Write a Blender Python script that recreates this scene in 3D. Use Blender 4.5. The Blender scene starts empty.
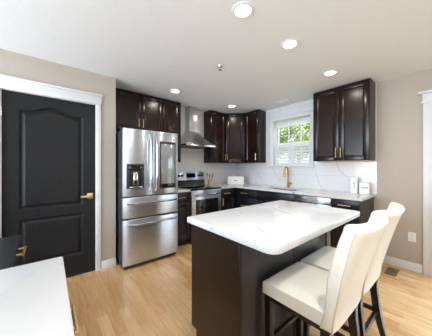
import bpy, bmesh, math, random
from mathutils import Vector, Matrix
random.seed(7)
S = bpy.context.scene
COL = S.collection
V = Vector

# ------------------------------------------------------------------ camera
cam = bpy.data.cameras.new('camera'); camo = bpy.data.objects.new('camera', cam); COL.objects.link(camo)
cam.sensor_width = 36; cam.lens = 202.449 * 36 / 432; cam.shift_y = -0.56 / 432; cam.clip_start = .02
camo.location = (3.3, -3.463, 1.277); camo.rotation_euler = (math.pi / 2, 0, 0.882)
S.camera = camo

# ------------------------------------------------------------------ world, daylight, added fill lights, exposure
W = bpy.data.worlds.new('world'); S.world = W; W.use_nodes = True
bg = W.node_tree.nodes['Background']; bg.inputs[0].default_value = (.86, .93, 1, 1); bg.inputs[1].default_value = 2.6

def area(name, loc, direction, sx, sy, power, color=(1, 1, 1)):
    l = bpy.data.lights.new(name, 'AREA'); l.shape = 'RECTANGLE'; l.size = sx; l.size_y = sy; l.energy = power; l.color = color
    o = bpy.data.objects.new(name, l); COL.objects.link(o); o.location = loc
    o.rotation_euler = V(direction).to_track_quat('-Z', 'Y').to_euler(); return o
area('daylight_right_window', (6.22, -2.9, 1.45), (-1, 0, 1.3), 1.5, 1.8, 7, (.64, .83, 1))
area('added_near_fill', (1.9, -6.62, 1.5), (0, 1, .65), 2.6, 2.0, 148, (.66, .84, 1))  # added soft light behind the viewer, tilted up to lift the ceiling
area('daylight_slider', (4.15, .32, 1.2), (0, -1, -.9), 1.7, 1.6, 30, (.56, .79, 1)).data.spread = math.radians(120)
# added lamp out of view, brightens the stool seats
for dx_, dy_, pw_ in ((3.5, -2.75, 17),):
    area('added_seat_fill', (dx_, dy_, 2.42), (0, 0, -1), .16, .16, pw_, (1, .985, .96))
LAMP_POWER = 2.2
S.view_settings.view_transform = 'Standard'; S.view_settings.look = 'None'
S.view_settings.exposure = 0.42; S.view_settings.gamma = 1; S.view_settings.use_curve_mapping = False
S.cycles.max_bounces = 10; S.cycles.diffuse_bounces = 6; S.cycles.sample_clamp_indirect = 6

# ------------------------------------------------------------------ materials
def lin(r, g, b):
    f = lambda c: ((c / 255 + .055) / 1.055) ** 2.4 if c > 10.31 else c / 255 / 12.92
    return (f(r), f(g), f(b), 1)
def mat(name, col, rough=.5, metal=0, spec=.5, emit=0, coat=0):
    m = bpy.data.materials.new(name); m.use_nodes = True
    b = m.node_tree.nodes['Principled BSDF']
    b.inputs['Base Color'].default_value = col; b.inputs['Roughness'].default_value = rough
    b.inputs['Metallic'].default_value = metal; b.inputs['Specular IOR Level'].default_value = spec
    b.inputs['Coat Weight'].default_value = coat; b.inputs['Coat Roughness'].default_value = .1
    if emit: b.inputs['Emission Color'].default_value = col; b.inputs['Emission Strength'].default_value = emit
    return m
def nodes(m): return m.node_tree.nodes, m.node_tree.links, m.node_tree.nodes['Principled BSDF']
def nn(N, t, **k):
    n = N.new(t)
    for a, v in k.items(): setattr(n, a, v)
    return n
def math_node(N, L, op, a, b=None, c=None):
    n = nn(N, 'ShaderNodeMath', operation=op)
    for i, x in enumerate((a, b, c)):
        if x is None: continue
        if isinstance(x, (int, float)): n.inputs[i].default_value = x
        else: L.new(x, n.inputs[i])
    return n.outputs[0]
def noise_color(m, c1, c2, scale, detail=4, stretch=(1, 1, 1), lo=.3, hi=.7, bump=0, rough_var=None):
    N, L, b = nodes(m)
    tc = nn(N, 'ShaderNodeTexCoord'); mp = nn(N, 'ShaderNodeMapping'); mp.inputs['Scale'].default_value = stretch
    L.new(tc.outputs['Object'], mp.inputs[0])
    no = nn(N, 'ShaderNodeTexNoise'); no.inputs['Scale'].default_value = scale; no.inputs['Detail'].default_value = detail
    L.new(mp.outputs[0], no.inputs['Vector'])
    r = nn(N, 'ShaderNodeValToRGB'); r.color_ramp.elements[0].position = lo; r.color_ramp.elements[1].position = hi
    r.color_ramp.elements[0].color = c1; r.color_ramp.elements[1].color = c2
    L.new(no.outputs[0], r.inputs[0]); L.new(r.outputs[0], b.inputs['Base Color'])
    if bump:
        bu = nn(N, 'ShaderNodeBump'); bu.inputs['Strength'].default_value = bump; bu.inputs['Distance'].default_value = .002
        L.new(no.outputs[0], bu.inputs['Height']); L.new(bu.outputs[0], b.inputs['Normal'])
    if rough_var:
        mr = nn(N, 'ShaderNodeMapRange'); mr.inputs[3].default_value, mr.inputs[4].default_value = rough_var
        L.new(no.outputs[0], mr.inputs[0]); L.new(mr.outputs[0], b.inputs['Roughness'])
    return m

M = {}
M['wall'] = noise_color(mat('taupe_paint', lin(186, 175, 163), .85), lin(184, 173, 161), lin(189, 178, 166), 60, bump=.05)
M['ceiling'] = noise_color(mat('ceiling_paint', lin(238, 239, 241), .9), lin(237, 238, 240), lin(240, 241, 243), 40, bump=.04)
M['trim'] = noise_color(mat('white_trim', lin(226, 226, 227), .4), lin(224, 224, 225), lin(228, 228, 229), 8)
M['door'] = noise_color(mat('black_door_paint', lin(29, 29, 30), .46, spec=.25), lin(23, 23, 24), lin(34, 34, 35), 30, stretch=(6, 6, .35), bump=.25)
M['cab'] = noise_color(mat('espresso_wood', lin(38, 23, 17), .25, spec=.36), lin(29, 15, 10), lin(35, 19, 13), 14, stretch=(6, 6, .5))
M['cab_black'] = noise_color(mat('dark_base_wood', lin(28, 25, 29), .3, spec=.4), lin(24, 21, 24), lin(31, 28, 32), 14, stretch=(6, 6, .5))
M['island'] = noise_color(mat('island_wood', lin(40, 25, 16), .36, spec=.4), lin(30, 18, 11), lin(43, 27, 16), 16, stretch=(5, 5, .4))
M['toe'] = noise_color(mat('toe_kick_black', lin(20, 18, 18), .6), lin(18, 16, 16), lin(24, 21, 20), 10)
M['gold'] = noise_color(mat('brushed_gold', lin(224, 194, 134), .34, .8), lin(216, 186, 124), lin(232, 204, 146), 40)
M['faucet_gold'] = noise_color(mat('aged_gold', lin(176, 128, 62), .25, 1), lin(168, 120, 56), lin(186, 138, 70), 40)
M['steel'] = noise_color(mat('brushed_steel', lin(202, 209, 220), .27, 1), lin(194, 201, 212), lin(210, 217, 228), 9, stretch=(60, 1, 60), rough_var=(.24, .34))
M['steel_hood'] = noise_color(mat('hood_steel', lin(200, 200, 202), .3, 1), lin(192, 192, 194), lin(208, 208, 210), 9, stretch=(40, 40, 1))
M['chrome'] = noise_color(mat('polished_steel', lin(220, 220, 222), .14, 1), lin(214, 214, 216), lin(226, 226, 228), 10)
M['dark_steel'] = noise_color(mat('dark_grey_metal', lin(60, 61, 64), .4, .5), lin(56, 57, 60), lin(66, 67, 70), 10)
def brushed(m, k):
    N, L, b = nodes(m); t = nn(N, 'ShaderNodeTangent', direction_type='RADIAL', axis='Z'); L.new(t.outputs[0], b.inputs['Tangent']); b.inputs['Anisotropic'].default_value = k; b.inputs['Anisotropic Rotation'].default_value = BR
BR = .25
brushed(M['steel'], .9)
M['black_glass'] = noise_color(mat('black_glass', lin(14, 14, 16), .06), lin(12, 12, 14), lin(17, 17, 19), 6)
M['oven_glass'] = noise_color(mat('oven_window_glass', lin(24, 24, 25), .12), lin(20, 20, 21), lin(30, 30, 31), 6)
M['reflection_glass'] = noise_color(mat('door_glass_painted_reflection', lin(168, 171, 176), .12, .35), lin(160, 163, 168), lin(176, 179, 184), 3)  # pale grey base paints in the bright window this glass reflects
M['gap'] = noise_color(mat('gap_black', lin(14, 14, 14), .7), lin(12, 12, 12), lin(16, 16, 16), 5)
M['white_plastic'] = noise_color(mat('white_plastic', lin(240, 240, 238), .35), lin(238, 238, 236), lin(243, 243, 241), 10)
M['grey_print'] = noise_color(mat('grey_print', lin(150, 150, 152), .6), lin(146, 146, 148), lin(156, 156, 158), 10)
M['leather'] = noise_color(mat('cream_leather', lin(232, 228, 216), .38), lin(229, 225, 212), lin(236, 232, 221), 90, bump=.12)
M['welt'] = noise_color(mat('leather_welt', lin(196, 186, 166), .5), lin(190, 180, 160), lin(202, 192, 172), 60)
M['island_back'] = noise_color(mat('island_back_panel', lin(44, 42, 44), .3, spec=.6), lin(40, 38, 40), lin(48, 46, 48), 14, stretch=(5, 5, .4))
M['black_wood'] = noise_color(mat('black_lacquer', lin(20, 19, 19), .3), lin(16, 15, 15), lin(25, 24, 24), 14, stretch=(5, 5, .5))
M['side_black'] = noise_color(mat('satin_black_cabinet', lin(44, 44, 46), .35), lin(38, 38, 40), lin(50, 50, 52), 14, stretch=(.5, 5, 5))
M['pale_wood'] = noise_color(mat('unfinished_wood', lin(214, 164, 118), .6), lin(206, 154, 108), lin(220, 172, 128), 12, stretch=(.4, 6, 6))
M['spoon_wood'] = noise_color(mat('spoon_wood', lin(186, 140, 80), .6), lin(170, 122, 62), lin(200, 156, 96), 20, stretch=(3, 3, .4))
M['ceramic'] = noise_color(mat('cream_ceramic', lin(214, 205, 188), .3), lin(208, 198, 180), lin(222, 214, 198), 12)
M['vent'] = noise_color(mat('bronze_vent', lin(150, 122, 88), .45, .2), lin(138, 112, 80), lin(160, 132, 98), 12)
M['lamp'] = mat('lamp_diffuser', (1, .98, .94, 1), .5, emit=9)
M['bark'] = noise_color(mat('bark', lin(110, 92, 74), .9), lin(90, 74, 58), lin(128, 108, 88), 8)
M['leaf'] = noise_color(mat('leaf', lin(120, 150, 80), .6), lin(104, 132, 66), lin(190, 204, 136), .9, detail=3)
M['grass'] = noise_color(mat('grass', lin(120, 140, 90), .9), lin(104, 126, 74), lin(136, 150, 100), 2)
g = mat('window_glass', (1, 1, 1, 1), 0, spec=.5)
g.node_tree.nodes['Principled BSDF'].inputs['Transmission Weight'].default_value = 1
g.node_tree.nodes['Principled BSDF'].inputs['IOR'].default_value = 1.02
M['glass'] = g

sh = noise_color(mat('shade_fabric', lin(240, 240, 240), .9), lin(238, 238, 238), lin(243, 243, 243), 60)
_N, _L, _b = nodes(sh); _t = nn(_N, 'ShaderNodeBsdfTranslucent'); _t.inputs[0].default_value = (.9, .9, .9, 1); _m = nn(_N, 'ShaderNodeMixShader'); _m.inputs[0].default_value = .55
_L.new(_b.outputs[0], _m.inputs[1]); _L.new(_t.outputs[0], _m.inputs[2]); _L.new(_m.outputs[0], _N['Material Output'].inputs[0]); M['shade'] = sh
M['counter'] = noise_color(mat('plain_counter', lin(204, 204, 204), .3), lin(201, 201, 201), lin(207, 207, 207), 6)
def marble(name, base, vein, period, ang_h, ang_v, use_y=False, dist=.22, tile=None, strength=1.0, width=.02):
    """white quartz with sparse grey veins that run along one diagonal, wandering"""
    m = mat(name, base, .14, spec=.5); N, L, b = nodes(m)
    tc = nn(N, 'ShaderNodeTexCoord'); sp = nn(N, 'ShaderNodeSeparateXYZ'); L.new(tc.outputs['Object'], sp.inputs[0])
    no = nn(N, 'ShaderNodeTexNoise'); no.inputs['Scale'].default_value = 1.7; no.inputs['Detail'].default_value = 5
    L.new(tc.outputs['Object'], no.inputs['Vector'])
    h = sp.outputs['X']; v = sp.outputs['Y'] if use_y else sp.outputs['Z']
    hh = h if use_y else math_node(N, L, 'SUBTRACT', h, sp.outputs['Y'])
    t = math_node(N, L, 'MULTIPLY', hh, ang_h / period); t = math_node(N, L, 'MULTIPLY_ADD', v, ang_v / period, t)
    t = math_node(N, L, 'MULTIPLY_ADD', no.outputs[0], dist / period * 2, t)
    fr = math_node(N, L, 'FRACT', t); d = math_node(N, L, 'ABSOLUTE', math_node(N, L, 'SUBTRACT', fr, .5))
    line = nn(N, 'ShaderNodeMapRange'); line.inputs[1].default_value = 0; line.inputs[2].default_value = width; line.inputs[3].default_value = 1; line.inputs[4].default_value = 0
    L.new(d, line.inputs[0])
    n2 = nn(N, 'ShaderNodeTexNoise'); n2.inputs['Scale'].default_value = 2.3; L.new(tc.outputs['Object'], n2.inputs['Vector'])
    mk = nn(N, 'ShaderNodeMapRange'); mk.inputs[1].default_value = .4; mk.inputs[2].default_value = .6; L.new(n2.outputs[0], mk.inputs[0])
    fac = math_node(N, L, 'MULTIPLY', math_node(N, L, 'MULTIPLY', line.outputs[0], mk.outputs[0]), strength)
    mix = nn(N, 'ShaderNodeMix', data_type='RGBA'); mix.inputs[6].default_value = base; mix.inputs[7].default_value = vein
    L.new(fac, mix.inputs[0]); out = mix.outputs[2]
    if tile:
        # thin joints between large slabs: across (h) and up (z)
        jl = []
        for s, p in ((hh, tile[0]), (sp.outputs['Z'], tile[1])):
            f2 = math_node(N, L, 'FRACT', math_node(N, L, 'MULTIPLY_ADD', s, 1 / p, .5 + tile[2]))
            d2 = math_node(N, L, 'ABSOLUTE', math_node(N, L, 'SUBTRACT', f2, .5))
            jl.append(math_node(N, L, 'LESS_THAN', d2, .0022 / p))
        j = math_node(N, L, 'MULTIPLY', math_node(N, L, 'MAXIMUM', jl[0], jl[1]), .6)
        m2 = nn(N, 'ShaderNodeMix', data_type='RGBA'); m2.inputs[7].default_value = lin(176, 176, 178)
        L.new(j, m2.inputs[0]); L.new(out, m2.inputs[6]); out = m2.outputs[2]
    L.new(out, b.inputs['Base Color'])
    return m
M['marble_wall'] = marble('marble_slab', lin(228, 228, 230), lin(118, 128, 134), .36, .87, .5, tile=(1.22, .61, .12), strength=.6, width=.014)
M['quartz'] = marble('white_quartz', lin(217, 217, 217), lin(125, 125, 129), .34, .35, .94, use_y=True, strength=.95, width=.022)

def floor_mat():
    m = mat('oak_strip_floor', lin(205, 160, 110), .28, spec=.5); N, L, b = nodes(m)
    tc = nn(N, 'ShaderNodeTexCoord')
    br = nn(N, 'ShaderNodeTexBrick', offset=.37, offset_frequency=2); L.new(tc.outputs['Object'], br.inputs['Vector'])
    br.inputs['Scale'].default_value = 1; br.inputs['Brick Width'].default_value = .82; br.inputs['Row Height'].default_value = .083
    br.inputs['Mortar Size'].default_value = .0011; br.inputs['Mortar Smooth'].default_value = .3; br.inputs['Bias'].default_value = 0
    br.inputs['Color1'].default_value = lin(228, 190, 141); br.inputs['Color2'].default_value = lin(203, 156, 104); br.inputs['Mortar'].default_value = lin(150, 106, 66)
    mp = nn(N, 'ShaderNodeMapping'); mp.inputs['Scale'].default_value = (1.2, 16, 1); L.new(tc.outputs['Object'], mp.inputs[0])
    no = nn(N, 'ShaderNodeTexNoise'); no.inputs['Scale'].default_value = 3; no.inputs['Detail'].default_value = 6; no.inputs['Distortion'].default_value = .6
    L.new(mp.outputs[0], no.inputs['Vector'])
    r = nn(N, 'ShaderNodeValToRGB'); r.color_ramp.elements[0].position = .3; r.color_ramp.elements[1].position = .75
    r.color_ramp.elements[0].color = (.78, .74, .70, 1); r.color_ramp.elements[1].color = (1.06, 1.06, 1.06, 1)
    L.new(no.outputs[0], r.inputs[0])
    mx = nn(N, 'ShaderNodeMix', data_type='RGBA', blend_type='MULTIPLY'); mx.inputs[0].default_value = .5
    L.new(br.outputs[0], mx.inputs[6]); L.new(r.outputs[0], mx.inputs[7]); L.new(mx.outputs[2], b.inputs['Base Color'])
    mr = nn(N, 'ShaderNodeMapRange'); mr.inputs[3].default_value = .2; mr.inputs[4].default_value = .36; L.new(no.outputs[0], mr.inputs[0]); L.new(mr.outputs[0], b.inputs['Roughness'])
    return m
M['floor'] = floor_mat()

# ------------------------------------------------------------------ helpers
class MB:
    def __init__(s): s.b = bmesh.new(); s.F = None
    def _add(s, fn):
        t = bmesh.new(); fn(t)
        if s.F is not None: bmesh.ops.transform(t, matrix=s.F, verts=t.verts)
        me = bpy.data.meshes.new('t'); t.to_mesh(me); t.free(); s.b.from_mesh(me); bpy.data.meshes.remove(me); return s
    def box(s, x0, x1, y0, y1, z0, z1, bev=0, seg=2):
        def f(t):
            bmesh.ops.create_cube(t, size=1)
            for v in t.verts: v.co = V(((x0 + x1) / 2 + v.co.x * (x1 - x0), (y0 + y1) / 2 + v.co.y * (y1 - y0), (z0 + z1) / 2 + v.co.z * (z1 - z0)))
            if bev: bmesh.ops.bevel(t, geom=t.edges[:], offset=bev, segments=seg, profile=.5, affect='EDGES')
        return s._add(f)
    def hexa(s, bottom, top, bev=0):      # two quads of four points, same order
        def f(t):
            a = [t.verts.new(p) for p in bottom]; c = [t.verts.new(p) for p in top]
            t.faces.new(a[::-1]); t.faces.new(c)
            for i in range(4): t.faces.new((a[i], a[(i + 1) % 4], c[(i + 1) % 4], c[i]))
            bmesh.ops.recalc_face_normals(t, faces=t.faces[:])
            if bev: bmesh.ops.bevel(t, geom=t.edges[:], offset=bev, segments=2, profile=.5, affect='EDGES')
        return s._add(f)
    def prism(s, poly, z0, z1, bev=0):    # polygon in xy raised from z0 to z1
        def f(t):
            a = [t.verts.new((p[0], p[1], z0)) for p in poly]; c = [t.verts.new((p[0], p[1], z1)) for p in poly]
            t.faces.new(a[::-1]); t.faces.new(c); n = len(poly)
            for i in range(n): t.faces.new((a[i], a[(i + 1) % n], c[(i + 1) % n], c[i]))
            bmesh.ops.recalc_face_normals(t, faces=t.faces[:])
            if bev:
                es = [e for e in t.edges if abs(e.verts[0].co.z - e.verts[1].co.z) < 1e-6]
                bmesh.ops.bevel(t, geom=es, offset=bev, segments=2, profile=.5, affect='EDGES')
        return s._add(f)
    def tube(s, pts, r, n=10, closed_ends=True):
        pts = [V(p) for p in pts]; R = r if isinstance(r, (list, tuple)) else [r] * len(pts)
        def f(t):
            rings = []; ref = None
            for i, p in enumerate(pts):
                d = (pts[min(i + 1, len(pts) - 1)] - pts[max(i - 1, 0)]).normalized()
                if ref is None: ref = V((0, 0, 1)) if abs(d.z) < .9 else V((1, 0, 0))
                u = (ref - d * ref.dot(d)).normalized(); w = d.cross(u); ref = u
                rings.append([t.verts.new(p + (u * math.cos(k * 2 * math.pi / n) + w * math.sin(k * 2 * math.pi / n)) * R[i]) for k in range(n)])
            for a, c in zip(rings, rings[1:]):
                for k in range(n): t.faces.new((a[k], a[(k + 1) % n], c[(k + 1) % n], c[k]))
            if closed_ends: t.faces.new(rings[0][::-1]); t.faces.new(rings[-1])
            bmesh.ops.recalc_face_normals(t, faces=t.faces[:])
        return s._add(f)
    def lathe(s, prof, c, n=24):          # profile (r, z) around the z axis at c
        def f(t):
            rings = [[t.verts.new((c[0] + r * math.cos(k * 2 * math.pi / n), c[1] + r * math.sin(k * 2 * math.pi / n), c[2] + z)) for k in range(n)] for r, z in prof]
            for a, d in zip(rings, rings[1:]):
                for k in range(n): t.faces.new((a[k], a[(k + 1) % n], d[(k + 1) % n], d[k]))
            t.faces.new(rings[0][::-1]); t.faces.new(rings[-1]); bmesh.ops.recalc_face_normals(t, faces=t.faces[:])
        return s._add(f)
    def grid(s, fn, nu, nv):              # open surface from fn(u, v) -> point
        def f(t):
            vs = [[t.verts.new(fn(i / nu, j / nv)) for j in range(nv + 1)] for i in range(nu + 1)]
            for i in range(nu):
                for j in range(nv): t.faces.new((vs[i][j], vs[i + 1][j], vs[i + 1][j + 1], vs[i][j + 1]))
        return s._add(f)
    def build(s, name, material, parent=None, label=None, smooth=35, kind=None):
        me = bpy.data.meshes.new(name)
        off = V((0, 0, 0)); p = parent
        while p is not None: off += p.location; p = p.parent
        bmesh.ops.translate(s.b, verts=s.b.verts, vec=-off)
        s.b.to_mesh(me); s.b.free(); me.materials.append(M[material])
        for f in me.polygons: f.use_smooth = True
        me.set_sharp_from_angle(angle=math.radians(smooth))
        o = bpy.data.objects.new(name, me); COL.objects.link(o); o.parent = parent
        if label: o['label'] = label
        if kind: o['kind'] = kind
        return o
def tag(o, label, cat, group=None):
    o['label'] = label; o['category'] = cat
    if group: o['group'] = group
    return o
def thing(name, label, cat, loc, group=None):
    o = bpy.data.objects.new(name, None); COL.objects.link(o); o.location = loc; o.empty_display_size = .1
    return tag(o, label, cat, group)
def frame(origin, u, n):
    """local x along u, local y along the outward normal n, local z up"""
    u = V(u).normalized(); n = V(n).normalized()
    return Matrix(((u.x, n.x, 0, origin[0]), (u.y, n.y, 0, origin[1]), (0, 0, 1, origin[2]), (0, 0, 0, 1)))
def shaker(F, w, h, rail=.062, t=.02, inset=.011):
    m = MB(); m.F = F; b = .0025
    m.box(0, rail, 0, t, 0, h, b); m.box(w - rail, w, 0, t, 0, h, b)
    m.box(rail - .002, w - rail + .002, 0, t, 0, rail, b); m.box(rail - .002, w - rail + .002, 0, t, h - rail, h, b)
    m.box(rail - .004, w - rail + .004, 0, t - inset, rail - .004, h - rail + .004)
    q = .014                              # mitred bead sloping from the frame down to the panel
    def f(b):
        o = [(rail - .001, rail - .001), (w - rail + .001, rail - .001), (w - rail + .001, h - rail + .001), (rail - .001, h - rail + .001)]
        n = [(rail + q, rail + q), (w - rail - q, rail + q), (w - rail - q, h - rail - q), (rail + q, h - rail - q)]
        for k in range(4):
            l = (k + 1) % 4
            b.faces.new([b.verts.new(p) for p in ((o[k][0], t - .002, o[k][1]), (o[l][0], t - .002, o[l][1]), (n[l][0], t - inset + .0008, n[l][1]), (n[k][0], t - inset + .0008, n[k][1]))])
    m._add(f)
    return m
def slab_front(F, w, h, t=.02):
    m = MB(); m.F = F; m.box(0, w, 0, t, 0, h, .004); return m
def pull(F, cx, cz, length, vertical=False, t=.02, r=.0065, out=.03):
    m = MB(); m.F = F; a = length / 2
    d = V((0, 0, 1)) if vertical else V((1, 0, 0)); c = V((cx, t + out, cz))
    m.tube([c - d * a, c + d * a], r, 8)
    for s in (-1, 1):
        q = c + d * a * .72 * s; m.tube([V((q.x, t - .004, q.z)), q], r * .85, 8)
    return m
def struct(name, mb, m, label=None, parent=None):
    o = mb.build(name, m, parent); o['kind'] = 'structure'
    return o
def holed(mb, axis, c0, c1, a0, a1, z0, z1, holes):
    """a wall slab between c0 and c1 on its thin axis with rectangular holes (a0,a1,z0,z1)"""
    def bx(p0, p1, q0, q1):
        if p1 - p0 < 1e-4 or q1 - q0 < 1e-4: return
        if axis == 'x': mb.box(c0, c1, p0, p1, q0, q1)
        else: mb.box(p0, p1, c0, c1, q0, q1)
    cur = a0
    for h0, h1, k0, k1 in sorted(holes):
        bx(cur, h0, z0, z1); bx(h0, h1, z0, k0); bx(h0, h1, k1, z1); cur = h1
    bx(cur, a1, z0, z1); return mb

# ------------------------------------------------------------------ the room
CEIL = 2.44; XW = -.15; XD = .432
struct('floor', MB().box(-.3, 6.3, -6.6, .25, -.1, 0), 'floor')
struct('ceiling', MB().box(-.3, 6.3, -6.6, .25, CEIL, CEIL + .12), 'ceiling')
WIN = (.905, 1.655, 1.315, 2.19)
SL = (3.09, 5.2, 0, 2.04)
struct('wall_back', holed(MB(), 'y', 0, .2, -.3, 6.3, 0, CEIL, [(WIN[0], WIN[1], WIN[2], WIN[3]), SL]), 'wall')
struct('wall_kitchen', MB().box(-.3, XW, -2.9, 0, 0, CEIL), 'wall')
DOOR = (-3.83, -3.02, 0, 2.05)
struct('wall_left', holed(MB(), 'x', .3, XD, -6.6, -2.795, 0, CEIL, [DOOR]), 'wall')
struct('wall_alcove', MB().box(-.3, .3, -2.9, -2.795, 0, CEIL), 'wall')
struct('wall_right', holed(MB(), 'x', 6.15, 6.3, -6.45, 0, 0, CEIL, [(-3.65, -2.15, .5, 2.2)]), 'wall')
struct('wall_front', holed(MB(), 'y', -6.6, -6.45, XD, 6.3, 0, CEIL, [(.6, 3.2, .5, 2.25)]), 'wall')
# marble on the kitchen walls: counter to ceiling
mb = holed(MB(), 'y', -.012, 0, XW, 2.56, .9125, CEIL, [(WIN[0], WIN[1], WIN[2], WIN[3])])
struct('wall_tile_back', mb, 'marble_wall')
struct('wall_tile_left', MB().box(XW, XW + .012, -2.02, -.012, .912, CEIL), 'marble_wall')
# baseboards
def base(name, segs):
    m = MB()
    for x0, x1, y0, y1 in segs:
        m.box(x0, x1, y0, y1, 0, .085, .003); 
        tx = .004 if x1 - x0 < y1 - y0 else 0; ty = .004 if tx == 0 else 0
        m.box(x0, x1 - tx, y0 + ty, y1, .08, .105, .003)
    struct(name, m, 'trim')
base('baseboard_back', [(2.56, 3.0, -.016, 0), (5.3, 6.15, -.016, 0)])
base('baseboard_left', [(XD, XD + .016, -2.965, -2.795), (XD, XD + .016, -6.4, -3.93)])

# door_1: black arch-top two panel door
d1 = bpy.data.objects.new('door_1', None); COL.objects.link(d1); d1.location = (XD, -3.42, 0); d1['kind'] = 'structure'
DY0, DY1, DZ1 = -3.825, -3.024, 2.045
def panel_depth(y, z):
    def prof(d):                          # d > 0 inside the panel
        if d < 0: return 0
        if d < .012: return -.017 * (d / .012)
        if d < .022: return -.017
        if d < .046: return -.017 + .014 * ((d - .022) / .024)
        return -.003
    w0, w1 = -3.702, -3.153; c = (w0 + w1) / 2; hw = (w1 - w0) / 2
    s = min(1, abs(y - c) / hw)
    arch = 1.872 + .064 * (.5 + .5 * math.cos(math.pi * min(1, s / .78)))
    r = 0
    for zb, zt in ((.838, arch), (.255, .733)):
        d = min(y - w0, w1 - y, z - zb, (zt - z) * .95)
        if d > 0: r = prof(d)
    return r
def bead(y, z):
    return 0
mb = MB()
nu, nv = 160, 400
mb.grid(lambda u, v: V((XD - .012 + panel_depth(DY0 + (DY1 - DY0) * u, .008 + (DZ1 - .008) * v), DY0 + (DY1 - DY0) * u, .008 + (DZ1 - .008) * v)), nu, nv)
mb.box(XD - .05, XD - .031, DY0, DY1, .008, DZ1)
for a in ((DY0, DY0 + .001, .008, DZ1), (DY1 - .001, DY1, .008, DZ1), (DY0, DY1, DZ1 - .001, DZ1), (DY0, DY1, .008, .009)): mb.box(XD - .05, XD - .012, a[0], a[1], a[2], a[3])
slab = mb.build('door_leaf', 'door', d1, smooth=60)
mb = MB()
for y0, y1 in ((-3.93, -3.83), (-3.02, -2.968)):
    mb.box(XD - .001, XD + .018, y0, y1, 0, 2.05 if y0 < -3.5 else 2.09, .003)
mb.box(XD - .001, XD + .02, -3.95, -2.962, 2.05, 2.155, .003)
mb.box(XD - .001, XD + .034, -3.96, -2.952, 2.155, 2.178, .004)
for y0, y1 in ((-3.832, -3.826), (-3.0235, -3.0185)): mb.box(.3, XD, y0, y1, 0, 2.05)
mb.box(.3, XD, -3.83, -3.02, 2.046, 2.051)
mb.build('door_casing', 'trim', d1, 'white casing with a capped head')
mb = MB()
mb.box(XD - .013, XD - .002, -3.112, -3.050, .90, .965, .003)
mb.tube([(XD - .003, -3.081, .932), (XD + .045, -3.081, .932)], .011, 12)
mb.box(XD + .036, XD + .05, -3.180, -3.069, .921, .943, .004)
mb.build('door_handle', 'gold', d1, 'gold lever handle on a square plate')
for hz in (1.78, .25):
    MB().box(XD - .012, XD + .012, -3.836, -3.822, hz, hz + .09, .003).build('hinge', 'chrome', d1)

# window_1 over the sink, with cafe shutters
w1 = bpy.data.objects.new('window_1', None); COL.objects.link(w1); w1.location = (1.28, 0, WIN[2]); w1['kind'] = 'structure'
x0, x1, z0, z1 = WIN
mb = MB()
mb.box(x0 - .085, x0, -.030, -.012, z0 - .05, z1 + .005, .003); mb.box(x1, x1 + .055, -.030, -.012, z0 - .05, z1 + .005, .003)
mb.box(x0 - .085, x1 + .055, -.030, -.012, z1, z1 + .055, .003); mb.box(x0 - .09, x1 + .06, -.045, -.012, z1 + .055, z1 + .072, .003)
for a in ((x0, x0 + .006), (x1 - .006, x1)): mb.box(a[0], a[1], -.012, .12, z0, z1)
mb.box(x0, x1, -.012, .12, z1 - .006, z1)
mb.build('window_casing', 'trim', w1)
MB().box(x0 - .10, x1 + .07, -.05, .12, z0 - .022, z0 + .004, .004).build('window_sill', 'trim', w1)
mb = MB(); f = .035; y0, y1 = .12, .16; zm = 1.74
for a in ((x0, x0 + f, z0, z1), (x1 - f, x1, z0, z1), (x0 + f - .002, x1 - f + .002, z0, z0 + f), (x0 + f - .002, x1 - f + .002, z1 - f, z1), (x0 + f - .002, x1 - f + .002, zm - .02, zm + .02)): mb.box(a[0], a[1], y0 + (.001 if a[1] - a[0] > .1 else 0), y1 - (.001 if a[1] - a[0] > .1 else 0), a[2], a[3], .003)
for k in (1, 2):
    xm = x0 + (x1 - x0) * k / 3; mb.box(xm - .007, xm + .007, y0 + .008, y1 - .008, z0 + .01, z1 - .01)
for zz in (1.90,): mb.box(x0 + .01, x1 - .01, y0 + .0095, y1 - .0095, zz - .007, zz + .007)
mb.build('window_frame', 'trim', w1)
MB().box(x0 + .02, x1 - .02, .138, .142, z0 + .02, z1 - .02).build('window_pane', 'glass', w1)
MB().box(x0 + .008, x1 - .008, .085, .098, 2.06, z1 - .008, .003).build('roller_shade', 'shade', w1)
xm = (x0 + x1) / 2
for a, c in ((x0 + .012, xm + .001), (xm + .0015, x1 - .012)):
    fr = MB(); st = .042
    fr.box(a, a + st, .03, .058, z0 + .006, 1.71, .003); fr.box(c - st, c, .03, .058, z0 + .006, 1.71, .003)
    fr.box(a + st - .002, c - st + .002, .031, .057, z0 + .006, z0 + .06, .003); fr.box(a + st - .002, c - st + .002, .031, .057, 1.655, 1.71, .003)
    so = fr.build('shutter', 'trim', w1)
    lv = MB(); n = 5; zz0, zz1 = z0 + .06, 1.655; ca, sa = math.cos(math.radians(38)), math.sin(math.radians(38))
    for k in range(n):
        zc = zz0 + (k + .5) * (zz1 - zz0) / n; hh, th = .036, .004
        P = [(.044 + q * ca * hh - r * sa * th, zc + q * sa * hh + r * ca * th) for q, r in ((-1, -1), (1, -1), (1, 1), (-1, 1))]
        lv.hexa([(a + st - .001, y, z) for y, z in P], [(c - st + .001, y, z) for y, z in P], .002)
    lv.build('louvers', 'trim', so)

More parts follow.
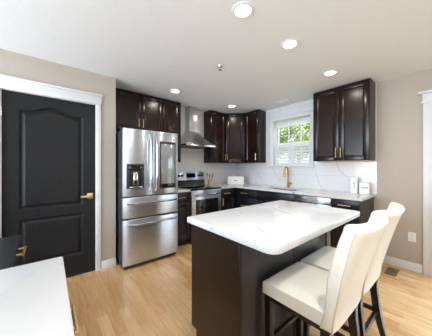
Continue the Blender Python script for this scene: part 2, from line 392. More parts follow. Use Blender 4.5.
# door_2: glazed slider on the back wall at the right
d2 = bpy.data.objects.new('door_2', None); COL.objects.link(d2); d2.location = (4.15, 0, 0); d2['kind'] = 'structure'
mb = MB(); a, c, zt = SL[0], SL[1], SL[3]
mb.box(a - .085, a, -.02, 0, 0, zt + .01, .003); mb.box(a - .02, a, -.03, 0, 0, zt, .003); mb.box(c, c + .085, -.02, 0, 0, zt + .01, .003)
mb.box(a - .09, c + .09, -.024, 0, zt, zt + .115, .003); mb.box(a - .10, c + .10, -.034, 0, zt - .0, zt + .022, .004)
mb.box(a - .125, c + .125, -.05, 0, zt + .115, zt + .14, .004)
mb.box(a - .001, a + .008, -.02, .2, 0, zt); mb.box(c - .008, c + .001, -.02, .2, 0, zt); mb.box(a, c, -.02, .2, zt - .008, zt)
mb.build('door_casing', 'trim', d2)
mid = (a + c) / 2
for p, q, yy in ((a + .008, mid + .03, .07), (mid - .03, c - .008, .12)):
    m2 = MB()
    for b in ((p, p + .07, .01, zt - .01), (q - .07, q, .01, zt - .01), (p, q, .01, .10), (p, q, zt - .09, zt - .01)): m2.box(b[0], b[1], yy, yy + .04, b[2], b[3], .003)
    po = m2.build('door_panel', 'trim', d2)
    MB().box(p + .06, q - .06, yy + .018, yy + .022, .09, zt - .08).build('pane', 'glass', po)

# the garden beyond the sink window
struct('ground', MB().box(-14, 14, .26, 22, -.3, -.05), 'grass')
def tree(loc, h, r, label):
    t = thing('tree', label, 'tree', loc, 'trees outside the sink window')
    MB().tube([(loc[0], loc[1], loc[2]), (loc[0] + .1, loc[1], loc[2] + h * .5), (loc[0], loc[1] + .1, loc[2] + h)], [.14, .1, .04], 8).build('trunk', 'bark', t)
    def f(bmx):
        rnd = random.Random(int(loc[0] * 100))
        for k in range(1900):
            d = V((rnd.gauss(0, 1), rnd.gauss(0, 1), rnd.gauss(0, 1))).normalized() * (r * rnd.uniform(.55, 1.0))
            c = V((loc[0], loc[1], loc[2] + h)) + V((d.x, d.y, d.z * 1.05)); s = rnd.uniform(.07, .15)
            n = V((rnd.gauss(0, 1), rnd.gauss(0, 1), rnd.gauss(0, 1))).normalized(); u = n.orthogonal().normalized(); w = n.cross(u)
            bmx.faces.new([bmx.verts.new(c + q) for q in (u * s, w * s * .5 + n * s * .12, -u * s, -w * s * .5 + n * s * .12)])
    MB()._add(f).build('foliage', 'leaf', t)
tree((-2.1, 6.4, -.05), 2.9, 1.15, 'leafy green tree outside the sink window, right one')
tree((-4.3, 7.0, -.05), 2.6, 1.0, 'leafy green tree outside the sink window, left one')

# ------------------------------------------------------------------ refrigerator
F0, F1, FX = -2.772, -2.022, .681
fr = thing('refrigerator', 'stainless French door refrigerator with two bottom drawers', 'refrigerator', (.3, (F0 + F1) / 2, 0))
FM = frame((FX - .06, F0, 0), (0, 1, 0), (1, 0, 0)); w = F1 - F0
mb = MB(); mb.box(-.1, FX - .066, F0 + .004, F1 - .004, .04, 1.745, .004)
for yy in (F0 + .06, F1 - .06): mb.tube([(FX - .12, yy, 0), (FX - .12, yy, .045)], .02, 8)
mb.box(FX - .10, FX - .03, F0 + .02, F1 - .02, .012, .05)
mb.build('body', 'dark_steel', fr)
def fdoor(name, u0, u1, z0, z1, label=None):
    m = MB(); m.F = FM; m.box(u0, u1, 0, .06, z0, z1, .009, 3); return m.build(name, 'steel', fr, label)
sp = -2.395 - F0
ld = fdoor('door', .0, sp - .003, .913, 1.766, 'left door with water dispenser')
rd = fdoor('door', sp + .003, w, .913, 1.766, 'right door with dark framed glass panel')
u0, u1 = fdoor('drawer', 0, w, .640, .900), fdoor('drawer', 0, w, .055, .622)
# dispenser
a, b, c, d = .040, .258, 1.012, 1.322
m = MB(); m.F = FM
m.box(a, b, .055, .066, c, d, .004); m.build('dispenser_frame', 'dark_steel', ld)
m = MB(); m.F = FM; m.box(a + .014, b - .014, .05, .0675, d - .085, d - .012, .002); m.build('dispenser_display', 'black_glass', ld)
m = MB(); m.F = FM; m.box(a + .025, b - .025, .05, .0672, c + .02, d - .095, .002); m.build('dispenser_recess', 'gap', ld)
m = MB(); m.F = FM; m.box(a + .078, b - .082, .066, .075, c + .05, d - .11, .004); m.box(a + .03, b - .03, .066, .085, c + .012, c + .024, .002); m.build('dispenser_paddle', 'chrome', ld)
# glass panel
a, b, c, d = .470, .713, .990, 1.635
m = MB(); m.F = FM; m.box(a, b, .055, .0645, c, d, .004); m.build('glass_frame', 'dark_steel', rd)
m = MB(); m.F = FM; m.box(a + .022, b - .018, .06, .0665, c + .065, d - .035, .002); m.build('glass_panel', 'reflection_glass', rd)
m = MB(); m.F = FM; m.box(a + .022, b - .018, .06, .0660, c + .012, c + .058, .001); m.build('control_strip', 'black_glass', rd)
m = MB(); m.F = FM; m.tube([(.715, .058, 1.69), (.715, .063, 1.69)], .014, 16); m.tube([(.728, .058, 1.69), (.728, .0625, 1.69)], .004, 8); m.build('badge', 'grey_print', rd)
def bow(F, p0, p1, out, r, n=14):
    m = MB(); m.F = F; pts = []; p0, p1 = V(p0), V(p1)
    for i in range(n + 1):
        t = i / n; q = p0.lerp(p1, t); q.y += out * (1 - (2 * t - 1) ** 6) * (.75 + .25 * math.sin(math.pi * t)); pts.append(q)
    m.tube(pts, r, 10); return m
bow(FM, (sp - .038, .058, .965), (sp - .038, .058, 1.725), .055, .0125).build('handle', 'chrome', ld)
bow(FM, (sp + .038, .058, .965), (sp + .038, .058, 1.725), .055, .0125).build('handle', 'chrome', rd)
bow(FM, (.05, .058, .822), (w - .03, .058, .822), .055, .0125).build('handle', 'chrome', u0)
bow(FM, (.05, .058, .560), (w - .03, .058, .560), .055, .0125).build('handle', 'chrome', u1)

# ------------------------------------------------------------------ wall cabinets
UB, UT = 1.372, 2.432
def carcass(poly, z0, z1, name, label, cat='wall cabinet', material='cab', group='dark wall cabinets', bottom=None):
    cx = sum(p[0] for p in poly) / len(poly); cy = sum(p[1] for p in poly) / len(poly)
    t = thing(name, label, cat, (cx, cy, z0), group)
    MB().prism(poly, z0, z1).build('carcass', material, t)
    return t
def rect(x0, x1, y0, y1): return [(x0, y0), (x1, y0), (x1, y1), (x0, y1)]
# above the refrigerator: front plane x = .11 (doors to .13)
FXU = .11
t = carcass(rect(XW + .013, FXU, -2.74, -1.99), 1.83, UT, 'wall_cabinet', 'two-door dark wall cabinet above the refrigerator')
for y0, y1, hy in ((-2.738, -2.371, .335), (-2.365, -1.992, .03)):
    F = frame((FXU, y0, 1.83), (0, 1, 0), (1, 0, 0)); o = shaker(F, y1 - y0, UT - 1.83 - .01).build('door', 'cab', t)
    pull(F, hy, .13, .13, True).build('handle', 'gold', o)
t = carcass(rect(XW + .013, FXU, -1.986, -1.66), UB, UT, 'wall_cabinet', 'narrow dark wall cabinet between refrigerator and range hood')
F = frame((FXU, -1.984, UB), (0, 1, 0), (1, 0, 0)); o = shaker(F, .322, UT - UB - .01).build('door', 'cab', t); pull(F, .03, .12, .13, True).build('handle', 'gold', o)
# left of the corner
t = carcass(rect(XW + .013, .083, -.965, -.556), UB, UT, 'wall_cabinet', 'dark wall cabinet right of the range hood, beside the corner')
F = frame((.083, -.963, UB), (0, 1, 0), (1, 0, 0)); o = shaker(F, .405, UT - UB - .01).build('door', 'cab', t); pull(F, .375, .12, .13, True).build('handle', 'gold', o)
# diagonal corner
t = carcass([(XW + .013, -.552), (.083, -.552), (.373, -.262), (.373, -.013), (XW + .013, -.013)], UB, UT, 'corner_cabinet', 'diagonal dark corner wall cabinet between its two neighbours')
L_ = math.hypot(.29, .29)
F = frame((.083 + .012, -.552 + .012, UB), (1, 1, 0), (1, -1, 0)); o = shaker(F, L_ - .034, UT - UB - .01).build('door', 'cab', t); pull(F, .03, .12, .13, True).build('handle', 'gold', o)
# left of the sink window
t = carcass(rect(.377, .73, -.255, -.013), UB, UT, 'wall_cabinet', 'dark wall cabinet left of the sink window')
F = frame((.379, -.255, UB), (1, 0, 0), (0, -1, 0)); o = shaker(F, .349, UT - UB - .01).build('door', 'cab', t); pull(F, .315, .12, .13, True).build('handle', 'gold', o)
# right of the sink window
t = carcass(rect(1.826, 2.548, -.27, -.013), UB, UT, 'wall_cabinet', 'two-door dark wall cabinet right of the sink window')
for a, b, hx in ((1.828, 2.184, .328), (2.190, 2.546, .028)):
    F = frame((a, -.27, UB), (1, 0, 0), (0, -1, 0)); o = shaker(F, b - a, UT - UB - .014).build('door', 'cab', t); pull(F, hx, .115, .14, True).build('handle', 'gold', o)
MB().box(1.87, 2.535, -.262, -.02, UB - .012, UB + .001, .002).build('bottom_panel', 'pale_wood', t, 'unfinished pale wood underside')

# ------------------------------------------------------------------ range hood
hd = thing('range_hood', 'stainless chimney range hood above the stove', 'range hood', (0, -1.345, 1.655))
H0, H1 = -1.675, -1.03; hc = -1.335
MB().box(XW + .013, .03, hc - .085, hc + .095, 1.975, CEIL - .001, .003).build('chimney', 'steel_hood', hd)
mb = MB(); ax0, ax1 = XW + .013, .335
def ring(t):                                   # t 0 at the rim, 1 at the chimney: concave flare
    e = 1 - (1 - t) ** 1.35
    return [(ax0, H0 + (hc - .09 - H0) * e), (ax1 + (.035 - ax1) * e, H0 + (hc - .09 - H0) * e), (ax1 + (.035 - ax1) * e, H1 + (hc + .1 - H1) * e), (ax0, H1 + (hc + .1 - H1) * e)], 1.69 + (1.985 - 1.69) * t ** 1.1
def f(t):
    rs = []
    for i in range(13):
        r, z = ring(i / 12); rs.append([t.verts.new((p[0], p[1], z)) for p in r])
    for a, c in zip(rs, rs[1:]):
        for k in range(4): t.faces.new((a[k], a[(k + 1) % 4], c[(k + 1) % 4], c[k]))
    t.faces.new(rs[0][::-1]); t.faces.new(rs[-1]); bmesh.ops.recalc_face_normals(t, faces=t.faces[:])
mb._add(f); mb.build('canopy', 'steel_hood', hd, smooth=30)
MB().box(ax0, ax1, H0, H1, 1.655, 1.691, .003).build('rim', 'chrome', hd)
MB().box(ax0 + .03, ax1 - .03, H0 + .03, H1 - .03, 1.648, 1.657).build('filter', 'dark_steel', hd)
for k in range(3): MB().tube([(ax1 - .002, -1.40 + k * .05, 1.68), (ax1 + .004, -1.40 + k * .05, 1.68)], .008, 10).build('button', 'dark_steel', hd)

# ------------------------------------------------------------------ range
R0, R1 = -1.668, -1.022
rg = thing('stove', 'freestanding stainless electric stove with black glass cooktop', 'stove', (.15, -1.345, 0))
MB().box(-.12, .455, R0, R1, .03, .893, .003).build('body', 'dark_steel', rg)
mb = MB(); mb.box(-.12, .492, R0, R1, .893, .917, .005); mb.build('cooktop', 'black_glass', rg)
for bx_, by_, br_ in ((.33, -1.5, .10), (.33, -1.19, .075), (.08, -1.5, .075), (.08, -1.19, .09)): MB().lathe([(br_, 0), (br_, .0006), (br_ - .004, .0006), (br_ - .004, 0)], (bx_, by_, .9171), 32).build('burner_mark', 'dark_steel', rg)
RF = frame((.455, R0, 0), (0, 1, 0), (1, 0, 0)); rw = R1 - R0
mb = MB(); mb.F = RF; mb.box(0, rw, 0, .032, .79, .890, .004); mb.build('control_rail', 'steel', rg)
mb = MB(); mb.F = RF; mb.box(.004, rw - .004, 0, .034, .245, .787, .006); od = mb.build('oven_door', 'steel', rg)
mb = MB(); mb.F = RF; mb.box(.085, rw - .07, .03, .0365, .33, .735, .004); mb.build('oven_window', 'oven_glass', od)
bow(RF, (.05, .03, .815), (rw - .05, .03, .815), .05, .012).build('handle', 'chrome', od)
mb = MB(); mb.F = RF; mb.box(.004, rw - .004, 0, .03, .05, .238, .006); mb.build('drawer', 'steel', rg)
mb = MB(); mb.hexa([(-.12, R0, .915), (-.02, R0, .915), (-.02, R1, .915), (-.12, R1, .915)], [(-.12, R0, 1.19), (-.055, R0, 1.19), (-.055, R1, 1.19), (-.12, R1, 1.19)], .008)
bgd = mb.build('backguard', 'steel', rg)
def on_guard(z): return -.02 - .035 * (z - .915) / .275
MB().hexa([(on_guard(.93), R0 + .01, .925), (on_guard(.93) + .006, R0 + .01, .925), (on_guard(.93) + .006, R1 - .01, .925), (on_guard(.93), R1 - .01, .925)],
          [(on_guard(1.03), R0 + .01, 1.035), (on_guard(1.03) + .006, R0 + .01, 1.035), (on_guard(1.03) + .006, R1 - .01, 1.035), (on_guard(1.03), R1 - .01, 1.035)]).build('lower_panel', 'black_glass', bgd)
MB().hexa([(on_guard(1.08), -1.44, 1.08), (on_guard(1.08) + .006, -1.44, 1.08), (on_guard(1.08) + .006, -1.235, 1.08), (on_guard(1.08), -1.235, 1.08)],
          [(on_guard(1.165), -1.44, 1.165), (on_guard(1.165) + .006, -1.44, 1.165), (on_guard(1.165) + .006, -1.235, 1.165), (on_guard(1.165), -1.235, 1.165)]).build('display', 'black_glass', bgd)
for yy in (-1.60, -1.535, -1.155, -1.09):
    MB().tube([(-.045, yy, 1.12), (-.03, yy, 1.12), (-.012, yy, 1.12)], [.024, .022, .018], 14).build('knob', 'dark_steel', bgd)

# ------------------------------------------------------------------ base cabinets and worktops
CT = .88; DZ = .70
def base_unit(x0, x1, y0, y1, label, toe=None, front=None):
    t = thing('base_cabinet', label, 'base cabinet', ((x0 + x1) / 2, (y0 + y1) / 2, 0), 'dark base cabinets')
    m = MB(); m.box(x0, x1, y0, y1, .10, CT - .001)
    m.build('carcass', 'cab_black', t)
    tx0, tx1, ty0, ty1 = toe; MB().box(tx0, tx1, ty0, ty1, 0, .1005).build('toe_kick', 'toe', t)
    return t
CFX = .44      # carcass front, kitchen wall run
CFY = -.60     # carcass front, back wall run
# between refrigerator and stove
t = base_unit(XW + .013, CFX, -2.008, -1.676, 'dark base cabinet between refrigerator and stove', toe=(XW + .03, CFX - .06, -2.0, -1.684))
F = frame((CFX, -2.005, 0), (0, 1, 0), (1, 0, 0))
F1_ = F.copy(); F1_.translation.z = .715; o = slab_front(F1_, .326, .155).build('drawer', 'cab_black', t); pull(F1_, .163, .078, .12).build('handle', 'chrome', o)
F1_ = F.copy(); F1_.translation.z = .112; o = shaker(F1_, .326, .595).build('door', 'cab_black', t); pull(F1_, .30, .50, .12, True).build('handle', 'chrome', o)
# right of the stove to the corner
t = base_unit(XW + .013, CFX, -1.014, -.024, 'dark base cabinet right of the stove, running into the corner', toe=(XW + .03, CFX - .06, -1.0, -.06))
F = frame((CFX, -1.011, 0), (0, 1, 0), (1, 0, 0))
F1_ = F.copy(); F1_.translation.z = .715; o = slab_front(F1_, .375, .155).build('drawer', 'cab_black', t); pull(F1_, .135, .075, .16).build('handle', 'gold', o)
F1_ = F.copy(); F1_.translation.z = .112; o = shaker(F1_, .375, .595).build('door', 'cab_black', t); pull(F1_, .035, .52, .14, True).build('handle', 'gold', o)
# back wall: drawer unit next to the corner
t = base_unit(.444, 1.00, CFY, -.024, 'dark base cabinet with gold pull between corner and sink', toe=(.46, .99, CFY + .06, -.05))
for z, h in ((.715, .155), (.415, .293), (.112, .296)):
    F = frame((.475, CFY, z), (1, 0, 0), (0, -1, 0)); o = slab_front(F, .52, h).build('drawer', 'cab_black', t); pull(F, .225, h / 2, .16).build('handle', 'gold', o)
# sink unit: open box so the bowl hangs inside it
t = thing('base_cabinet', 'dark base cabinet under the sink, left of the dishwasher', 'base cabinet', (1.35, -.3, 0), 'dark base cabinets')
mb = MB(); mb.box(1.004, 1.022, CFY, -.024, .1, CT - .001); mb.box(1.672, 1.69, CFY, -.024, .1, CT - .001); mb.box(1.022, 1.672, CFY, -.024, .1, .118); mb.box(1.022, 1.672, -.042, -.024, .118, CT - .001); mb.box(1.022, 1.672, CFY, CFY + .018, .84, CT - .001)
mb.build('carcass', 'cab_black', t)
MB().box(1.02, 1.68, CFY + .06, -.05, 0, .1005).build('toe_kick', 'toe', t)
F = frame((1.007, CFY, .715), (1, 0, 0), (0, -1, 0)); slab_front(F, .68, .155).build('false_drawer', 'cab_black', t)
for a, hx in ((1.007, .31), (1.349, .028)):
    F = frame((a, CFY, .112), (1, 0, 0), (0, -1, 0)); o = shaker(F, .338, .595).build('door', 'cab_black', t); pull(F, hx, .5, .14, True).build('handle', 'gold', o)
# dishwasher
dw = thing('dishwasher', 'stainless dishwasher under the back worktop', 'dishwasher', (1.955, -.3, 0))
MB().box(1.698, 2.212, CFY + .01, -.05, .02, CT - .004).build('body', 'dark_steel', dw)
F = frame((1.700, CFY + .01, 0), (1, 0, 0), (0, -1, 0))
m = MB(); m.F = F; m.box(0, .51, 0, .035, .105, .775, .006); o = m.build('door', 'steel', dw)
m = MB(); m.F = F; m.box(0, .51, 0, .035, .785, .868, .005); cp = m.build('control_panel', 'steel', dw)
m = MB(); m.F = F; m.box(.17, .34, .03, .0365, .81, .85, .002); m.build('display', 'grey_print', cp)
bow(F, (.04, .03, .745), (.47, .03, .745), .045, .011).build('handle', 'chrome', o)
m = MB(); m.F = F; m.box(.01, .50, -.05, -.03, .0, .1); m.build('kick_plate', 'toe', dw)
# right end unit
t = base_unit(2.218, 2.53, CFY, -.024, 'dark base cabinet at the right end of the back worktop', toe=(2.23, 2.52, CFY + .06, -.05))
F = frame((2.221, CFY, .715), (1, 0, 0), (0, -1, 0)); o = slab_front(F, .306, .155).build('drawer', 'cab_black', t); pull(F, .15, .09, .14).build('handle', 'gold', o)
F = frame((2.221, CFY, .112), (1, 0, 0), (0, -1, 0)); o = shaker(F, .306, .595).build('door', 'cab_black', t); pull(F, .035, .5, .14, True).build('handle', 'gold', o)

# worktops
SK = (1.06, 1.64, -.50, -.15)
CX, CY = .475, -.635
mb = MB()
mb.box(XW + .012, CX, -1.016, -.0125, CT, .912); mb.box(CX, SK[0], CY, -.0125, CT, .912)
mb.box(SK[0], SK[1], CY, SK[2], CT, .912); mb.box(SK[0], SK[1], SK[3], -.0125, CT, .912); mb.box(SK[1], 2.552, CY, -.0125, CT, .912)
tag(mb.build('worktop', 'quartz'), 'white quartz worktop running round the corner under the window', 'worktop')
tag(MB().box(XW + .012, CX, -2.012, -1.672, CT, .912, .003).build('worktop', 'quartz'), 'short white quartz worktop between refrigerator and stove', 'worktop')
# sink
mb = MB()
mb.box(SK[0] - .008, SK[0], SK[2] - .008, SK[3] + .008, .68, CT - .0008); mb.box(SK[1], SK[1] + .008, SK[2] - .008, SK[3] + .008, .68, CT - .0008)
mb.box(SK[0], SK[1], SK[2] - .008, SK[2], .68, CT - .0008); mb.box(SK[0], SK[1], SK[3], SK[3] + .008, .68, CT - .0008)
mb.box(SK[0], SK[1], SK[2], SK[3], .68, .688)
sk = thing('sink', 'undermount sink bowl in the worktop below the window', 'sink', (1.35, -.325, .68)); mb.build('bowl', 'dark_steel', sk)
MB().lathe([(.03, 0), (.045, 0), (.045, .003), (.03, .002)], (1.35, -.325, .688), 20).build('drain', 'chrome', sk)
# faucet
fx, fy = 1.275, -.085
fa = thing('faucet', 'gold gooseneck faucet behind the sink', 'faucet', (fx, fy, .912))
MB().lathe([(.028, 0), (.028, .006), (.021, .012), (.021, .10), (.014, .106)], (fx, fy, .912), 18).build('base', 'faucet_gold', fa)
pts = [(fx, fy, 1.01), (fx, fy, 1.20)]
for k in range(1, 10):
    a = math.pi * k / 9; pts.append((fx, fy - .06 + .06 * math.cos(a), 1.215 + .07 * math.sin(a)))
pts.append((fx, fy - .12, 1.185))
MB().tube(pts, .0125, 12).build('spout', 'faucet_gold', fa)
MB().tube([(fx, fy - .12, 1.19), (fx, fy - .12, 1.10)], [.016, .018], 12).build('spray_head', 'faucet_gold', fa)
MB().tube([(fx + .015, fy, .985), (fx + .05, fy, .987), (fx + .085, fy - .005, 1.0)], [.012, .009, .007], 10).build('lever', 'faucet_gold', fa)

# ------------------------------------------------------------------ things on the worktops
def place(mb, loc, rz):
    mb.b.transform(Matrix.Translation(loc) @ Matrix.Rotation(rz, 4, 'Z')); return mb
tl = (.235, -.395, .912)
tt = thing('toaster', 'wide white toaster in the worktop corner', 'toaster', tl)
q = math.radians(45)
place(MB().box(-.172, .172, -.08, .08, .008, .178, .018, 3).box(-.15, .15, -.065, .065, 0, .012), tl, q).build('body', 'white_plastic', tt)
place(MB().box(-.14, .14, -.045, -.02, .172, .1795).box(-.14, .14, .02, .045, .172, .1795), tl, q).build('slot', 'gap', tt)
place(MB().box(-.03, .03, -.0815, -.079, .085, .10), tl, q).build('plate', 'grey_print', tt)
place(MB().box(.170, .19, -.02, .02, .10, .115, .003), tl, q).build('lever', 'white_plastic', tt)
# utensil jar with wooden spoons
ul = (.06, -.955, .912)
uj = thing('utensil_jar', 'small cream jar beside the stove holding wooden utensils', 'jar', ul)
MB().lathe([(.034, 0), (.038, .006), (.041, .06), (.043, .10), (.039, .10), (.037, .06), (.033, .012), (.0, .012)], ul, 20).build('body', 'ceramic', uj)
for k, (dx, dy, h) in enumerate(((.052, -.05, .235), (.012, .062, .255), (-.045, -.045, .265), (.062, .03, .22))):
    p0 = V(ul) + V((dx * .22, dy * .22, .016)); p1 = V(ul) + V((dx * 1.0, dy * 1.0, h))
    d = p1 - p0
    sh = MB().tube([p0, p0 + d * .72], .0055, 8)
    n = d.normalized()
    sh.tube([p0 + d * .70, p0 + d * .76, p0 + d * .85, p0 + d * .95, p0 + d], [.005, .011, .016, .013, .004], 10)
    tag(sh.build('wooden_spoon', 'spoon_wood'), 'wooden spoon standing in the cream jar beside the stove', 'utensil', 'wooden spoons in the jar')
# white canisters at the right end
def canister(name, label, cx, cy, wx, wy, h, marks, rz):
    loc = (cx, cy, .912); t = thing(name, label, 'box', loc)
    place(MB().box(-wx / 2, wx / 2, -wy / 2, wy / 2, 0, h, .006, 3), loc, rz).build('body', 'white_plastic', t)
    m = MB()
    for a, b, c, d in marks: m.box(a, b, -wy / 2 - .001, -wy / 2 + .001, c, d)
    place(m, loc, rz).build('print', 'grey_print', t)
canister('storage_box', 'tall narrow white box at the right end of the worktop', 2.315, -.095, .085, .085, .225, [(-.006, .006, .07 + k * .02, .082 + k * .02) for k in range(5)], .35)
canister('storage_box', 'short white box beside the tall one near the worktop end', 2.445, -.125, .11, .09, .155, [(-.035 + k * .016, -.023 + k * .016, .083, .098) for k in range(5)], .35)

# ------------------------------------------------------------------ island
def rounded(x0, x1, y0, y1, r, n=6):
    if not isinstance(r, (list, tuple)): r = [r] * 4
    out = []
    for (cx, cy, a0), q in zip(((x0, y0, math.pi), (x1, y0, 1.5 * math.pi), (x1, y1, 0), (x0, y1, .5 * math.pi)), r):
        ox = cx + q if cx == x0 else cx - q; oy = cy + q if cy == y0 else cy - q
        for k in range(n + 1):
            a = a0 + .5 * math.pi * k / n; out.append((ox + q * math.cos(a), oy + q * math.sin(a)))
    return out
IX0, IX1, IY0, IY1 = 2.045, 2.53, -2.66, -1.53
il = thing('kitchen_island', 'dark wood kitchen island in the middle of the floor', 'island', ((IX0 + IX1) / 2, (IY0 + IY1) / 2, 0))
MB().box(IX0 + .02, IX1 - .018, IY0 + .018, IY1 - .018, .11, .8795).build('carcass', 'island', il)
# near end panel with the toe notch at its lower left
m = MB(); m.F = Matrix(((1, 0, 0, 0), (0, 0, 1, 0), (0, 1, 0, 0), (0, 0, 0, 1)))
notch = [(IX0, .13), (IX0 + .06, .13), (IX0 + .06, 0), (IX1 - .012, 0), (IX1 - .012, .8795), (IX0, .8795)]
m.prism(notch, IY0, IY0 + .018); m.build('end_panel', 'island', il)
m = MB(); m.F = Matrix(((1, 0, 0, 0), (0, 0, 1, 0), (0, 1, 0, 0), (0, 0, 0, 1))); m.prism(notch, IY1 - .018, IY1); m.build('end_panel', 'island', il)
MB().box(IX1 - .012, IX1, IY0 - .004, IY0 + .02, 0, .8795, .002).build('corner_trim', 'island', il)
MB().box(IX1 - .012, IX1 + .002, IY1 - .03, IY1 + .002, 0, .8795, .002).build('corner_trim', 'island', il)
for a, b in ((IY0 + .021, -2.11), (-2.104, IY1 - .031)):
    MB().box(IX1 - .018, IX1 - .003, a, b, 0, .8795, .002).build('back_panel', 'island_back', il)
MB().box(IX0 + .06, IX0 + .075, IY0 + .02, IY1 - .02, 0, .1105).build('toe_kick', 'toe', il)
for k in range(3):
    wy = (IY1 - IY0 - .042) / 3; ys = IY1 - .021 - k * wy
    F = frame((IX0 + .02, ys, .125), (0, -1, 0), (-1, 0, 0)); o = shaker(F, wy - .004, .74).build('door', 'island', il); pull(F, .035, .62, .14, True).build('handle', 'gold', o)
tag(MB().prism(rounded(2.034, 2.777, -2.697, -1.501, [.012, .06, .03, .012]), .8800, .9205, .006).build('worktop', 'quartz'), 'white quartz top of the kitchen island with rounded corners', 'worktop')

# ------------------------------------------------------------------ bar stools
def make_stool(label):
    """local origin on the floor below the seat's middle; the sitter faces -x"""
    t = thing('bar_stool', label, 'bar stool', (0, 0, 0), 'cream bar stools at the island')
    hw = .205
    # seat: padded block, slightly crowned, its back meets the backrest
    m = MB(); nu, nv = 14, 14
    x0, x1 = -.20, .175
    def top(u, v):
        x = x0 + (x1 - x0) * u; y = (hw - .005) * (2 * v - 1)
        e = lambda q: 1 - abs(2 * q - 1) ** 5
        return V((x, y, .604 + .03 * e(u) ** .6 * e(v) ** .6))
    m.grid(top, nu, nv)
    me = m.b
    bmesh.ops.recalc_face_normals(me, faces=me.faces[:])
    bd = [e for e in me.edges if e.is_boundary]
    ex = bmesh.ops.extrude_edge_only(me, edges=bd); vs = [g for g in ex['geom'] if isinstance(g, bmesh.types.BMVert)]
    for v in vs: v.co.z = .596; v.co.x += .004 * (-1 if v.co.x < -.15 else 0)
    ex = bmesh.ops.extrude_edge_only(me, edges=[e for e in me.edges if e.is_boundary]); vs = [g for g in ex['geom'] if isinstance(g, bmesh.types.BMVert)]
    for v in vs: v.co.z = .536
    bmesh.ops.contextual_create(me, geom=[e for e in me.edges if e.is_boundary])
    bmesh.ops.recalc_face_normals(me, faces=me.faces[:])
    m.build('seat', 'leather', t, smooth=50)
    # backrest: leaning, bowed, with a rolled top
    rear = [(.528, .178), (.60, .185), (.68, .199), (.80, .221), (.905, .243), (.97, .258), (1.005, .272)]
    front = [(.528, .125), (.60, .143), (.68, .150), (.77, .158), (.87, .181), (.96, .206), (1.005, .222)]
    def interp(tab, z):
        for (a, p), (b, q) in zip(tab, tab[1:]):
            if z <= b: return p + (q - p) * (z - a) / (b - a)
        return tab[-1][1]
    def loop(s):                       # closed section (x, z) at s in -1..1 across the back
        k = max(0, 1 - abs(s) ** 4.5); pts = []
        def bow(z): return k * (.010 + .042 * max(0, (z - .55) / .48))
        zs = [.528 + (1.005 - .528) * i / 14 for i in range(15)]
        for z in zs: pts.append((interp(front, z) + bow(z), z))
        xf, xr = pts[-1][0], interp(rear, 1.005) + bow(1.005); c = (xf + xr) / 2; r = (xr - xf) / 2
        for i in range(1, 8):
            a = math.pi * (1 - i / 8); pts.append((c + r * math.cos(a), 1.005 + .034 * math.sin(a)))
        for z in reversed(zs): pts.append((interp(rear, z) + bow(z), z))
        return pts
    ns = 24; S_ = [math.sin(math.pi / 2 * (-1 + 2 * i / ns)) for i in range(ns + 1)]
    def f(b):
        rings = []
        edge = [(-1, .82), (-1, .95)]
        for i, s in enumerate(S_):
            rings.append([b.verts.new((x, hw * s, z)) for x, z in loop(s)])
        n = len(rings[0])
        for a, c in zip(rings, rings[1:]):
            for k in range(n): b.faces.new((a[k], a[(k + 1) % n], c[(k + 1) % n], c[k]))
        b.faces.new(rings[0][::-1]); b.faces.new(rings[-1])
        bmesh.ops.recalc_face_normals(b, faces=b.faces[:])
        es = [e for e in b.edges if abs(abs(e.verts[0].co.y) - hw) < 1e-6 and abs(abs(e.verts[1].co.y) - hw) < 1e-6]
        bmesh.ops.bevel(b, geom=es, offset=.010, segments=3, profile=.5, affect='EDGES')
    MB()._add(f).build('backrest', 'leather', t, smooth=50)
    for sy in (-1, 1):                 # welt along the rear edge of each side
        MB().tube([(x - .001, sy * (hw - .006), z) for z, x in rear], .0042, 8).build('piping', 'welt', t)
    # legs: square, tapered, the rear ones sweep back
    h0 = .024
    for sy in (-1, 1):
        y = sy * (hw - .03)
        MB().hexa([(-.19, y - .016, 0), (-.158, y - .016, 0), (-.158, y + .016, 0), (-.19, y + .016, 0)], [(-.195, y - .021, .537), (-.152, y - .021, .537), (-.152, y + .021, .537), (-.195, y + .021, .537)], .002).build('leg', 'black_wood', t)
        m = MB(); pr = None
        prof = [(.537, .145, .022), (.43, .146, .021), (.30, .160, .020), (.18, .182, .018), (.08, .208, .016), (0, .235, .015)]
        def lf(b):
            rr = [[b.verts.new((x + a * h, y + c * h * .9, z)) for a, c in ((-1, -1), (1, -1), (1, 1), (-1, 1))] for z, x, h in prof]
            for p, q in zip(rr, rr[1:]):
                for k in range(4): b.faces.new((p[k], p[(k + 1) % 4], q[(k + 1) % 4], q[k]))
            b.faces.new(rr[0][::-1]); b.faces.new(rr[-1]); bmesh.ops.recalc_face_normals(b, faces=b.faces[:])
        m._add(lf).build('leg', 'black_wood', t, smooth=20)
        MB().box(-.16, .152, y - .010, y + .010, .248, .276, .003).build('stretcher', 'black_wood', t)
        MB().box(-.16, .13, y - .010, y + .010, .50, .5375, .002).build('seat_rail', 'black_wood', t)
    MB().box(-.185, -.163, -hw + .04, hw - .04, .248, .276, .003).build('stretcher', 'black_wood', t)
    MB().box(.148, .172, -hw + .04, hw - .04, .240, .268, .003).build('stretcher', 'black_wood', t)
    return t
ST = make_stool('cream leather bar stool nearest the viewer at the island')
ST.location = (2.752, -2.285, 0)
s2 = ST.copy(); COL.objects.link(s2); s2.location = (2.752, -1.842, 0); s2['label'] = 'cream leather bar stool behind the near one, closer to the window wall'
for ch in list(ST.children):
    c = ch.copy(); COL.objects.link(c); c.parent = s2

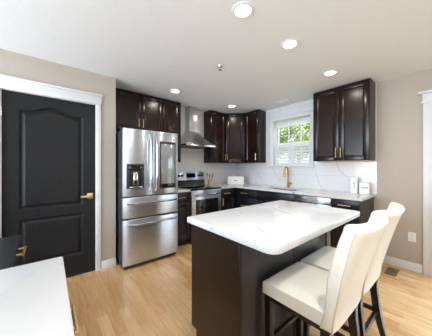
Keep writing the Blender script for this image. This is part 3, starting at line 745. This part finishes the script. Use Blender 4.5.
# ------------------------------------------------------------------ near counter (bottom left) and low black cabinet
t = thing('base_cabinet', 'dark base cabinet under the near white counter at lower left', 'base cabinet', (2.7, -3.75, 0), 'dark base cabinets')
MB().box(2.275, 3.15, -4.06, -3.455, .10, CT - .001).build('carcass', 'cab_black', t)
MB().box(2.29, 3.14, -4.05, -3.51, 0, .1005).build('toe_kick', 'toe', t)
for a, b in ((2.278, 2.76), (2.765, 3.147)):
    F = frame((b, -3.455, .715), (-1, 0, 0), (0, 1, 0)); o = slab_front(F, b - a, .155).build('drawer', 'cab_black', t); pull(F, (b - a) / 2, .085, .14, r=.0055, out=.034).build('handle', 'gold', o)
    F = frame((b, -3.455, .112), (-1, 0, 0), (0, 1, 0)); o = shaker(F, b - a, .595).build('door', 'cab_black', t); pull(F, .04, .5, .14, True).build('handle', 'gold', o)
tag(MB().prism(rounded(2.252, 3.16, -4.1, -3.42, .008), CT, .912, .004).build('worktop', 'counter'), 'plain white counter at lower left in the foreground', 'worktop')
t = thing('sideboard', 'low black cabinet with gold pull standing by the black door', 'cabinet', (1.5, -3.86, 0))
MB().box(1.00, 2.02, -4.06, -3.658, .06, .70, .003).build('body', 'side_black', t)
MB().box(.98, 2.04, -4.08, -3.632, .70, .722, .008, 3).build('top', 'side_black', t)
MB().box(1.03, 1.99, -4.03, -3.70, 0, .061).build('plinth', 'toe', t)
for a, b, hx in ((1.005, 1.51, .255), (1.515, 2.015, .25)):
    F = frame((b, -3.658, .565), (-1, 0, 0), (0, 1, 0)); o = slab_front(F, b - a, .13, .018).build('drawer', 'side_black', t); pull(F, hx, .10, .19, t=.018, r=.009, out=.034).build('handle', 'gold', o)
    F = frame((b, -3.658, .075), (-1, 0, 0), (0, 1, 0)); slab_front(F, b - a, .482, .018).build('door', 'side_black', t)

# ------------------------------------------------------------------ ceiling, wall and floor fittings
def downlight(x, y, label):
    t = thing('ceiling_light', label, 'ceiling light', (x, y, CEIL), 'recessed ceiling lights')
    MB().lathe([(.058, -.002), (.060, -.008), (.080, -.006), (.084, -.0005), (.084, 0), (.058, 0)], (x, y, CEIL), 32).build('trim_ring', 'white_plastic', t)
    MB().lathe([(.059, -.001), (.059, -.004), (.05, -.0055), (.001, -.006)], (x, y, CEIL), 28).build('lens', 'lamp', t)
    l = bpy.data.lights.new('downlight', 'AREA'); l.shape = 'DISK'; l.size = .11; l.energy = LAMP_POWER; l.color = (1, .92, .78); l.spread = math.radians(178)
    o = bpy.data.objects.new('downlight', l); COL.objects.link(o); o.parent = t; o.location = (0, 0, -.012)
downlight(2.27, -2.357, 'recessed ceiling light nearest the viewer, over the island')
downlight(2.27, -1.712, 'middle recessed ceiling light of the row over the island')
downlight(2.27, -.794, 'recessed ceiling light in front of the right wall cabinet')
downlight(.53, -1.986, 'recessed ceiling light in front of the refrigerator')
downlight(.53, -.793, 'recessed ceiling light in front of the corner cabinets')
t = thing('sprinkler', 'small fire sprinkler head on the ceiling', 'sprinkler', (1.537, -1.952, CEIL))
MB().lathe([(.03, 0), (.028, -.006), (.012, -.008), (.012, -.02)], (1.537, -1.952, CEIL), 16).build('escutcheon', 'chrome', t)
MB().lathe([(.006, -.018), (.006, -.04), (.018, -.041), (.018, -.044)], (1.537, -1.952, CEIL), 12).build('deflector', 'chrome', t)
t = thing('ceiling_vent', 'small white vent on the ceiling near the window', 'vent', (1.32, -.29, CEIL))
MB().box(1.20, 1.44, -.345, -.235, CEIL - .008, CEIL - .0003, .003).build('frame', 'trim', t)
m = MB()
for k in range(6): m.box(1.215, 1.425, -.333 + k * .016, -.325 + k * .016, CEIL - .0105, CEIL - .0075)
m.build('slats', 'white_plastic', t)
t = thing('wall_outlet', 'white wall outlet above the baseboard right of the cabinets', 'outlet', (2.908, 0, .416))
MB().box(2.872, 2.944, -.006, -.0003, .36, .475, .003).build('plate', 'white_plastic', t)
for z in (.392, .442): MB().box(2.888, 2.928, -.0085, -.0055, z - .016, z + .016, .004).build('socket', 'trim', t)
t = thing('floor_vent', 'brown metal floor vent beside the baseboard', 'floor vent', (2.757, -.235, 0))
MB().box(2.675, 2.84, -.40, -.07, .0005, .005, .002).build('frame', 'pale_wood', t)
m = MB()
for k in range(11): m.box(2.71, 2.805, -.36 + k * .0235, -.347 + k * .0235, .004, .0075)
m.build('slats', 'vent', t)
MB().box(2.705, 2.81, -.365, -.105, .0045, .0055).build('opening', 'gap', t)
